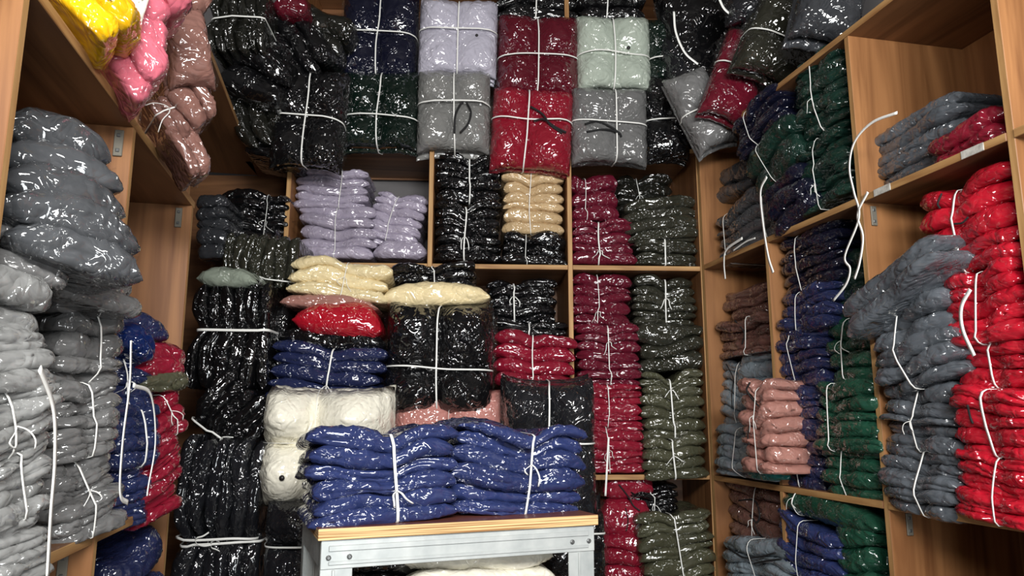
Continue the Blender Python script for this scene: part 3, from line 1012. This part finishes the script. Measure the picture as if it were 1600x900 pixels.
G = 'black bundles stacked in the left corner'
bundle('black glossy bundle deep in the upper left corner', 'black', 'v', 'B', 338, 296, 448, 372, 0.05, 6, ((X, .7, .06),), roll=-4, group=G, strap=.003)
bundle('dark grey bagged garments standing beside the upper left upright', 'darkgrey', 'v', 'B', 302, 300, 352, 400, 0.3, 5, (), roll=4, group=G)
bundle('black-olive bundle of upright folds above the sage bag', 'darkolive', 'h', 'B', 338, 362, 462, 444, 0.3, 7, ((X, .16, .06),), roll=-6, group=G, strap=.007)
bundle('single pale sage bag lying over black upright folds', 'mintgrey', 'v', 'B', 298, 410, 400, 444, 0.5, 1, (), roll=-4, group=G, cat='garment')
bundle('black bundle of upright folds above the wide white strap', 'black', 'h', 'B', 292, 432, 418, 610, 0.46, 6, ((X, .54, .12),), group=G, strap=.014)
bundle('black bundle of folds leaning steeply to the right', 'black', 'h', 'B', 302, 596, 416, 700, 0.5, 6, ((X, .12, .1),), roll=-36, group=G, strap=.01)
bundle('charcoal bundle of upright folds low in the left corner', 'softblack', 'h', 'B', 272, 682, 404, 850, 0.62, 6, ((X, .04, .08),), roll=-4, group=G, strap=.012)
bundle('charcoal bundle of upright folds at the bottom edge under a wide strap', 'softblack', 'h', 'B', 266, 836, 398, 980, 0.6, 6, ((X, .9, .06),), group=G, strap=.012)
bundle('black bag filling the gap left of the bundles in the centre pile', 'black', 'h', 'B', 392, 470, 446, 640, 0.3, 3, (), group=G)

# ================================================================== right wall
G = 'tied bundles on the right wall shelves'
bundle('clear-ended dark grey bag on top of the grey bundle in the right corner', 'charcoal', 'v', 'R', 1100, 246, 1160, 310, -0.08, 2, (), group=G)
bundle('charcoal bundle of four tied with a bow in the right corner', 'charcoal', 'v', 'R', 1100, 298, 1200, 396, 0.0, 4, ((X, .2), (X, .8)), roll=4, group=G, strap=.006)
bundle('dark navy bundle of six under the dark red slanted bundle', 'nearnavy', 'v', 'R', 1143, 155, 1216, 224, 0.05, 6, ((X, .4),), roll=14, group=G, strap=.005)
bundle('dark green bundle of two rounded folds beside the tall green stack', 'darkgreen', 'v', 'R', 1160, 208, 1244, 282, 0.04, 2, ((X, .4, .06),), roll=14, group=G, strap=.004)
bundle('dark navy bag bundle under the rounded green folds', 'nearnavy', 'v', 'R', 1188, 262, 1252, 354, 0.06, 3, (), roll=18, group=G)
bundle('dark green bundle of eight with ribbed folds, upper of the tall green stack', 'darkgreen', 'v', 'R', 1236, 80, 1316, 206, 0.0, 8, ((X, .5, .05),), roll=5, group=G, strap=.007)
bundle('dark green bundle of eight with ribbed folds, lower of the tall green stack', 'darkgreen', 'v', 'R', 1240, 200, 1324, 326, 0.0, 8, ((X, .45, .05),), roll=5, group=G, strap=.006)
bundle('slate bundle of five on the highest open right shelf behind the red bag', 'slate', 'v', 'R', 1346, 180, 1500, 274, -0.06, 5, (), roll=1, group=G)
bundle('single red bag lying on the shelf edge in front of the slate bundle', 'crimson', 'v', 'R', 1432, 190, 1560, 242, 0.0, 2, (), roll=2, group=G)
bundle('brown bundle of three under the middle shelf in the right corner', 'brown', 'v', 'R', 1106, 450, 1198, 500, -0.08, 3, ((X, .15, .05),), group=G, strap=.005)
bundle('brown bundle of four with white strap in the right corner', 'brown', 'v', 'R', 1106, 496, 1200, 556, -0.03, 4, ((X, .6, .08),), group=G, strap=.008); front_cord([(.45, .95), (.55, .6), (.5, .3)])
bundle('blue-grey bundle of six under the brown bundles', 'bluegrey', 'v', 'R', 1106, 552, 1204, 672, -0.03, 6, ((X, .35),), group=G, strap=.005); front_cord([(.2, .9), (.3, .7), (.28, .5), (.3, .3)], .0025)
bundle('pale blue-grey bundle of five on the lower shelf in the right corner', 'bluegrey', 'v', 'R', 1100, 662, 1192, 746, 0.06, 5, ((X, .45),), group=G, strap=.007)
bundle('rose-brown bundle of seven in front of the blue-grey bundles', 'rose', 'v', 'R', 1150, 594, 1206, 738, 0.15, 7, ((X, .6),), group=G, dep=.22, strap=.007); front_cord([(.5, .98), (.42, .9), (.5, .8), (.7, .72)]); front_cord([(.45, .5), (.38, .4), (.45, .3)], .0025)
bundle('single teal bag under the rose-brown bundle', 'teal', 'v', 'R', 1168, 732, 1218, 750, 0.05, 1, (), group=G, cat='garment')
bundle('dark navy bundle of six at the head of the navy column', 'nearnavy', 'v', 'R', 1212, 352, 1312, 452, -0.02, 6, ((X, .35, .06),), roll=3, group=G, strap=.006)
bundle('navy bundle of four, second in the navy column', 'navy', 'v', 'R', 1208, 446, 1300, 522, 0.0, 4, ((X, .4, .06),), roll=3, group=G, strap=.006)
bundle('navy bundle of five, third in the navy column', 'navy', 'v', 'R', 1204, 514, 1292, 606, 0.0, 5, ((X, .36, .06),), group=G, strap=.006)
bundle('navy bundle of four, fourth in the navy column', 'navy', 'v', 'R', 1210, 600, 1284, 676, 0.0, 4, ((X, .42, .06),), group=G, strap=.007)
bundle('navy bundle of five at the foot of the navy column', 'navy', 'v', 'R', 1214, 670, 1282, 766, 0.0, 5, ((X, .4, .06),), group=G, strap=.007)
bundle('dark green bundle in shadow under the shelf beside the head of the navy column', 'darkgreen', 'v', 'R', 1296, 392, 1352, 500, -0.06, 4, (), roll=6, group=G)
bundle('green bundle of four behind the slumped slate bag', 'green', 'v', 'R', 1282, 486, 1372, 602, 0.0, 4, ((X, .35, .08),), roll=3, group=G, strap=.007)
bundle('green bundle of five in the middle of the green column', 'green', 'v', 'R', 1264, 596, 1370, 706, 0.03, 5, ((X, .32, .08),), group=G, strap=.008)
bundle('green bundle of four at the foot of the green column', 'green', 'v', 'R', 1276, 698, 1370, 780, 0.02, 4, ((X, .45, .08),), group=G, strap=.006)
bundle('long slate bag slumped diagonally over the top of the slate column', 'slate', 'v', 'R', 1300, 418, 1464, 478, 0.12, 2, (), roll=26, group=G)
bundle('crumpled slate bundle of five below the slumped slate bag', 'slate', 'v', 'R', 1352, 462, 1482, 606, 0.06, 5, ((X, .42, .08),), roll=14, group=G, strap=.009, jit=1.6)
bundle('slate bundle of five in the middle of the slate column', 'slate', 'v', 'R', 1366, 600, 1492, 706, 0.03, 5, ((X, .48, .08),), roll=-4, group=G, strap=.008)
bundle('slate bundle of five at the foot of the slate column', 'slate', 'v', 'R', 1364, 696, 1494, 806, 0.03, 5, ((X, .55, .08),), roll=-3, group=G, strap=.009)
RG = 'bright red bundles on the right wall'
bundle('bright red bundle at the top of the red column under the shelf', 'brightred', 'v', 'R', 1430, 272, 1585, 424, 0.0, 5, ((X, .42, .08),), roll=2, group=RG, strap=.01); front_cord([(.32, .9), (.28, .8), (.3, .74)], .003); front_cord([(.42, .52), (.5, .5), (.56, .54)], .003)
bundle('bright red bundle with a long strap tail, second from the top', 'brightred', 'v', 'R', 1462, 408, 1592, 538, 0.02, 5, ((X, .5, .08),), roll=2, group=RG, strap=.009)
bundle('bright red bundle of three in the middle of the red column', 'brightred', 'v', 'R', 1480, 526, 1598, 608, 0.01, 3, ((X, .57, .08),), group=RG, strap=.009)
bundle('bright red bundle second from the bottom of the red column', 'brightred', 'v', 'R', 1474, 598, 1606, 716, 0.04, 5, ((X, .5, .08),), roll=-3, group=RG, strap=.011); front_cord([(.36, .7), (.34, .55), (.36, .45)], .003)
bundle('bright red bundle at the bottom of the red column on the lower shelf', 'brightred', 'v', 'R', 1480, 706, 1612, 818, 0.03, 5, ((X, .6, .08),), roll=-5, group=RG, strap=.007)

G = 'bundles below the lower shelf'
bundle('big green bag across the top of the royal blue bundle, lower right', 'green', 'v', 'R', 1206, 772, 1356, 818, 0.02, 1, ((X, .25, .08),), roll=-4, group=G)
bundle('royal blue bundle of four under the big green bag, lower right', 'blue', 'v', 'R', 1204, 812, 1310, 910, 0.03, 4, ((X, .4, .08),), roll=-6, group=G, strap=.006)
bundle('green bundle of three in the lower right corner beside the blue bundle', 'green', 'v', 'R', 1302, 818, 1368, 930, 0.0, 3, (), roll=-3, group=G)
bundle('brown bundle of four under the lower shelf in the right corner', 'brown', 'v', 'R', 1122, 752, 1216, 852, -0.04, 4, ((X, .5, .08),), roll=-6, group=G, strap=.006); front_cord([(.3, .62), (.5, .7), (.65, .55), (.6, .4), (.45, .45)]); front_cord([(.55, .35), (.6, .2), (.55, .08)], .0025)
bundle('pale grey bundle of four at the bottom edge in the right corner', 'bluegrey', 'v', 'R', 1112, 842, 1226, 920, 0.04, 4, ((X, .5, .08),), roll=4, group=G, strap=.005); front_cord([(.2, .75), (.4, .6), (.6, .66), (.8, .8)]); front_cord([(.5, .5), (.7, .62), (.85, .7)])
bundle('crimson bundle under the lower back shelf, its drawcord showing', 'crimson', 'v', 'B', 942, 754, 1024, 845, -0.02, 2, (), roll=-4, group=G); front_cord([(.3, .95), (.5, .75), (.6, .6), (.72, .52)]); front_cord([(.45, .55), (.5, .35), (.48, .15)], .0025)
bundle('crimson bundle of three at the bottom edge beside the metal stand', 'crimson', 'v', 'B', 940, 838, 1014, 920, -0.02, 3, (), group=G)
bundle('black bundle of five under the lower back shelf', 'black', 'v', 'B', 976, 752, 1066, 812, -0.05, 5, ((X, .5),), group=G, strap=.005)
bundle('olive bundle of seven below the lower back shelf', 'olive', 'v', 'B', 1002, 800, 1124, 930, 0.06, 7, ((X, .5, .08),), roll=8, group=G, strap=.007)

# ================================================================== left wall
G = 'loose grey bags on the left shelves'
bundle('dark grey bag at the very top of the left pile', 'charcoal', 'v', 'P', 20, 176, 202, 240, -0.02, 1, (), roll=-3, group=G, cat='garment', nx=40, dep=.4)
bundle('dark grey bag second from the top of the left pile', 'charcoal', 'v', 'P', 10, 232, 208, 282, -0.02, 1, (), roll=-2, group=G, cat='garment', nx=40, dep=.4)
bundle('charcoal bag third from the top of the left pile', 'charcoal', 'v', 'P', 5, 268, 222, 326, 0.03, 1, (), roll=-4, group=G, cat='garment', nx=40, dep=.4)
bundle('grey bag with pointed end sticking out of the left pile', 'charcoal', 'v', 'P', 15, 310, 252, 372, 0.1, 1, (), roll=-8, group=G, cat='garment', nx=40, dep=.45)
bundle('grey bag sloping down below the pointed one', 'charcoal', 'v', 'P', 20, 354, 252, 422, 0.1, 1, (), roll=-13, group=G, cat='garment', nx=40, dep=.45)
bundle('grey bag deep under the sloping bags at the left', 'grey', 'v', 'P', -20, 352, 130, 440, 0.05, 2, (), roll=-6, group=G, dep=.4)
bundle('grey bag with a loose clear end above the tied grey column', 'grey', 'v', 'G', 92, 414, 244, 480, 0.1, 2, (), roll=-6, group=G)
G = 'tied grey bundles on the left shelves'
bundle('grey bundle at the head of the tied grey column', 'grey', 'v', 'G', 102, 470, 214, 604, 0.02, 5, ((X, .52, .08),), roll=3, group=G, strap=.006)
bundle('grey bundle in the middle of the tied grey column', 'grey', 'v', 'G', 98, 596, 210, 716, 0.02, 5, ((X, .48, .08),), roll=8, group=G, strap=.006)
bundle('grey bundle with a bow at the foot of the tied grey column', 'grey', 'v', 'G', 94, 706, 206, 842, 0.02, 6, ((X, .45, .08),), roll=12, group=G, strap=.006)
bundle('pale grey bag bulging at the left edge under the loose bags', 'palegrey', 'v', 'E', -60, 428, 112, 520, 0.05, 2, (), roll=-3, group=G)
bundle('pale grey bundle of three at the left edge above the long strap', 'palegrey', 'v', 'E', -70, 510, 110, 614, 0.05, 3, (), roll=4, group=G)
bundle('pale grey bundle of four at the left edge, head of the long strap', 'palegrey', 'v', 'E', -70, 604, 124, 722, 0.07, 4, ((X, .56, .06),), roll=12, group=G, strap=.005)
bundle('pale grey bundle of four at the left edge, second from the bottom', 'palegrey', 'v', 'E', -75, 712, 108, 828, 0.05, 4, ((X, .66, .06),), roll=12, group=G, strap=.005)
bundle('pale grey bundle of four in the bottom left corner', 'palegrey', 'v', 'E', -80, 818, 100, 940, 0.05, 4, (), roll=12, group=G)
bundle('dark green bag edge peeping in at the left edge of the pale grey bags', 'green', 'v', 'E', -70, 520, 14, 572, 0.12, 1, (), group=G, cat='garment', dep=.2)
G = 'navy and red garments in the second left compartment'
bundle('navy bag poking out beside the bare plywood upright', 'navy', 'v', 'V', 200, 486, 284, 526, 0.05, 1, (), roll=-8, group=G, cat='garment')
bundle('royal blue unbagged garment drooping over the edge, left of the upright', 'royal', 'v', 'V', 202, 508, 268, 556, 0.12, 1, (), roll=-30, group=G, cat='garment', film=False)
bundle('dark red bag end under the drooping royal blue garment', 'crimson', 'v', 'V', 222, 536, 302, 568, 0.04, 1, (), roll=-6, group=G, cat='garment')
bundle('red bag end above the olive bag at the left', 'crimson', 'v', 'V', 222, 558, 300, 590, 0.05, 1, (), group=G, cat='garment')
bundle('single olive bag between red bags at the left', 'olive', 'v', 'V', 232, 578, 312, 612, 0.07, 1, (), roll=5, group=G, cat='garment')
bundle('navy bundle at the head of the left navy column', 'midnavy', 'v', 'V', 184, 556, 264, 644, 0.06, 4, ((X, .3, .06),), group=G, strap=.006)
bundle('navy bundle in the middle of the left navy column', 'midnavy', 'v', 'V', 182, 638, 266, 732, 0.08, 4, ((X, .6, .06),), roll=4, group=G, strap=.007)
bundle('navy bundle at the foot of the left navy column', 'midnavy', 'v', 'V', 180, 724, 248, 826, 0.06, 5, (), roll=10, group=G)
bundle('crimson bundle at the head of the left red column', 'crimson', 'v', 'V', 238, 616, 306, 690, 0.06, 3, ((X, .6, .06),), roll=26, group=G, strap=.004)
bundle('crimson bundle in the middle of the left red column', 'crimson', 'v', 'V', 232, 690, 302, 764, 0.05, 4, (), roll=26, group=G)
bundle('crimson bundle at the foot of the left red column', 'crimson', 'v', 'V', 216, 752, 296, 812, 0.04, 3, (), roll=20, group=G)
bundle('navy bagged bundle below the lower left shelf', 'navy', 'v', 'V', 172, 850, 276, 960, -0.02, 2, (), roll=6, group=G)

G = 'loose bags on the upper left shelf'
bundle('bright yellow bagged garment with black toggle at the top left', 'yellow', 'v', 'U', 70, -68, 222, 20, 0.05, 2, (), roll=-40, group=G, cat='garment', amp=.008, nx=36, dep=.2); front_cord([(.62, .98), (.66, .85), (.64, .72), (.66, .62)], .004); front_cord([(.12, .75), (.16, .72), (.2, .66)], .007)
bundle('pink bag beside the yellow garment at the top edge', 'pink', 'v', 'K', 200, -70, 296, 16, 0.07, 2, (), roll=-50, group=G, dep=.2)
bundle('pink bag drooping under the topmost pink bag', 'pink', 'v', 'K', 196, 8, 282, 58, 0.07, 1, (), roll=-54, group=G, cat='garment', dep=.18)
bundle('pale pink bag lowest, on the edge of the upper left shelf', 'pink', 'v', 'K', 156, 70, 266, 120, 0.05, 1, (), roll=-54, group=G, cat='garment', dep=.18)
bundle('pink bag end pointing down between pink and brown bags', 'pink', 'v', 'K', 190, 46, 282, 92, 0.08, 1, (), roll=-60, group=G, cat='garment', dep=.18)
bundle('crumpled white bag end between the yellow garment and the pink bags', 'ivory', 'h', 'K', 202, -30, 226, 66, 0.1, 1, (), roll=-10, group=G, cat='garment', dep=.1)
bundle('brown bag at the top edge right of the pink bags', 'mauve', 'v', 'Q', 240, -60, 326, 30, 0.08, 2, (), roll=-30, group=G, dep=.2)
bundle('large brown bag hanging with a pointed corner at the upper left', 'mauve', 'f', 'Q', 264, 16, 338, 134, 0.12, 2, (), roll=14, group=G, dep=.12)
bundle('brown bag tucked between the pink bags and the large brown bag', 'mauve', 'v', 'Q', 240, 58, 314, 116, 0.08, 2, (), roll=-58, group=G, dep=.2)
bundle('brown bag below the large pointed one', 'mauve', 'v', 'Q', 264, 124, 346, 174, 0.08, 2, (), roll=-44, group=G, dep=.2)
bundle('brown bag with white strap low on the upper left shelf', 'mauve', 'v', 'Q', 236, 150, 318, 200, 0.05, 3, ((X, .3, .1),), roll=-52, group=G, strap=.005, dep=.18)
bundle('lowest brown bag at the end of the upper left shelf', 'mauve', 'v', 'Q', 260, 200, 352, 254, 0.05, 2, (), roll=-54, group=G, dep=.18)

# ================================================================== the metal stand and what it carries
Mt = frame(PT)
ts = empty('work_stand', Mt)
tag(ts, 'galvanised steel stand with a plywood top under the blue bundles', 'stand')
TD = 0.46
top = board('stand_top', ts, -0.01, TW + 0.01, -0.01, TD, TZ - 0.03, TZ, M_TOP, M_PLY, edge_axes=(0, 1))
BH = 0.075


def angle_bar(name, x0, x1, y0, y1, z0, z1):
    return board(name, ts, x0, x1, y0, y1, z0, z1, M_GALV)


def bolts(par, pts):
    for (x, y, z) in pts:
        V, Fc = [], []
        for rr, yy in ((0.007, 0), (0.007, -0.004), (0.004, -0.006)):
            for i in range(8):
                V.append([x + rr * math.cos(i * math.pi / 4), y + yy, z + rr * math.sin(i * math.pi / 4)])
        for a in range(2):
            for i in range(8):
                Fc.append([a * 8 + i, a * 8 + (i + 1) % 8, a * 8 + 8 + (i + 1) % 8, a * 8 + 8 + i])
        Fc.append([16 + i for i in range(8)])
        mesh_obj('bolt', V, Fc, M_BOLT, par, smooth=False)


ft = angle_bar('front_rail', 0, TW, 0, 0.004, TZ - 0.03 - BH, TZ - 0.03)
angle_bar('front_rail_rib', 0.02, TW - 0.02, -0.004, 0, TZ - 0.06, TZ - 0.045)
angle_bar('front_rail_rib', 0.02, TW - 0.02, -0.003, 0, TZ - 0.095, TZ - 0.085)
angle_bar('rear_rail', 0, TW, TD - 0.02, TD - 0.016, TZ - 0.03 - BH, TZ - 0.03)
for sx in (0, 1):
    x = 0.0 if sx == 0 else TW - 0.085
    for y in (0.004, TD - 0.03):
        lg = angle_bar('leg', x, x + 0.085, y, y + 0.004, 0, TZ - 0.032)
        board('leg_flange', lg, -0.0425 if sx == 0 else 0.0385, -0.0385 if sx == 0 else 0.0425, 0.002, 0.05, -(TZ - 0.032) / 2, (TZ - 0.032) / 2, M_GALV)
        board('leg_groove', lg, -0.012, -0.004, -0.006, -0.002, -(TZ - 0.032) / 2, (TZ - 0.032) / 2 - BH, M_GALV)
    angle_bar('side_rail', (0 if sx == 0 else TW - 0.004), (0.004 if sx == 0 else TW), 0.01, TD - 0.02, TZ - 0.03 - BH, TZ - 0.03)
ls = board('lower_shelf', ts, 0.01, TW - 0.01, 0.01, TD - 0.03, TZ - 0.34, TZ - 0.318, M_WOODH, M_EDGE)
for bx in (0.02, 0.075, TW - 0.075, TW - 0.02):
    bolts(ts, [(bx, -0.004 if False else -0.0005, TZ - 0.075)])
_V, _F = [], []
_rg = np.random.default_rng(5)
for _i in range(14):
    for _j in range(9):
        _V.append([-0.012 - 0.012 * _rg.random(), -0.02 + (TD + 0.02) * _j / 8, TZ - 0.02 - 0.8 * _i / 13 + 0.01 * _rg.random()])
for _i in range(13):
    for _j in range(8):
        _F.append([_i * 9 + _j, _i * 9 + _j + 1, _i * 9 + _j + 10, _i * 9 + _j + 9])
mesh_obj('film_wrap', _V, _F, M_FILM, ts)
G = 'blue bundles on the metal stand'
bundle('royal blue bundle of six on the left of the metal stand', 'blue', 'v', 'T', 484, 668, 728, 820, -0.02, 6, ((X, .55, .12),), roll=3, group=G, strap=.011, nx=34, amp=.008)
bundle('royal blue bundle of six on the right of the metal stand', 'blue', 'v', 'T', 714, 664, 928, 808, -0.06, 6, ((X, .55, .12),), roll=-5, group=G, strap=.009, nx=34, amp=.008)
bundle('cream bundle of bags under the top of the metal stand', 'ivory', 'v', 'T', 640, 852, 882, 935, -0.06, 2, (), roll=2, group='bags inside the metal stand', nx=32)
bundle('black bag inside the metal stand, left of the cream bags', 'black', 'v', 'T', 560, 868, 662, 940, -0.1, 2, (), group='bags inside the metal stand')

# ================================================================== loose straps
loose_strap('long white strap hanging down the pale grey bundles at the left edge', 'L', [(62, 575), (84, 640), (86, 720), (80, 800), (74, 905)], .1, .012)
loose_strap('long white strap hanging over the left navy column', 'L', [(205, 532), (203, 600), (192, 690), (188, 770), (200, 786)], .1, .011)
loose_strap('kinked white strap on the right side of the left navy column', 'L', [(208, 602), (236, 618), (243, 690), (232, 760), (230, 775)], .11, .009)
loose_strap('white strap dangling over the dark red bundle corner at the top', 'B', [(1053, 18), (1056, 50), (1070, 82), (1090, 100)], .38, .01)
loose_strap('white strap curling at the top right among black bags', 'B', [(1122, -6), (1132, 14), (1148, 26), (1162, 32)], .5, .011)
loose_strap('white strap dangling from the middle shelf beside the right corner', 'R', [(1198, 276), (1188, 300), (1192, 350), (1200, 400), (1208, 426)], .16, .013)
loose_strap('short white strap end below the grey bundle in the right corner', 'R', [(1160, 372), (1135, 390), (1131, 410), (1133, 436)], .05, .012)
loose_strap('white strap along the edge of the middle right shelf', 'R', [(1145, 392), (1165, 378), (1180, 372)], .03, .007)
loose_strap('long white strap looping over the slate bundle down to the middle right shelf', 'R', [(1402, 176), (1362, 192), (1335, 222), (1327, 262), (1334, 300), (1342, 340), (1320, 400), (1328, 420), (1322, 444), (1302, 470)], .1, .009)
loose_strap('white strap hanging straight beside the looping one', 'R', [(1356, 300), (1340, 335), (1348, 370), (1343, 410), (1335, 436)], .1, .01)
loose_strap('strap tail hanging from the second red bundle', 'R', [(1516, 452), (1502, 480), (1504, 515), (1522, 556)], .07, .012)
loose_strap('frayed white strap hanging beside the foot of the crimson pile', 'B', [(951, 684), (949, 720), (946, 775)], .1, .009)
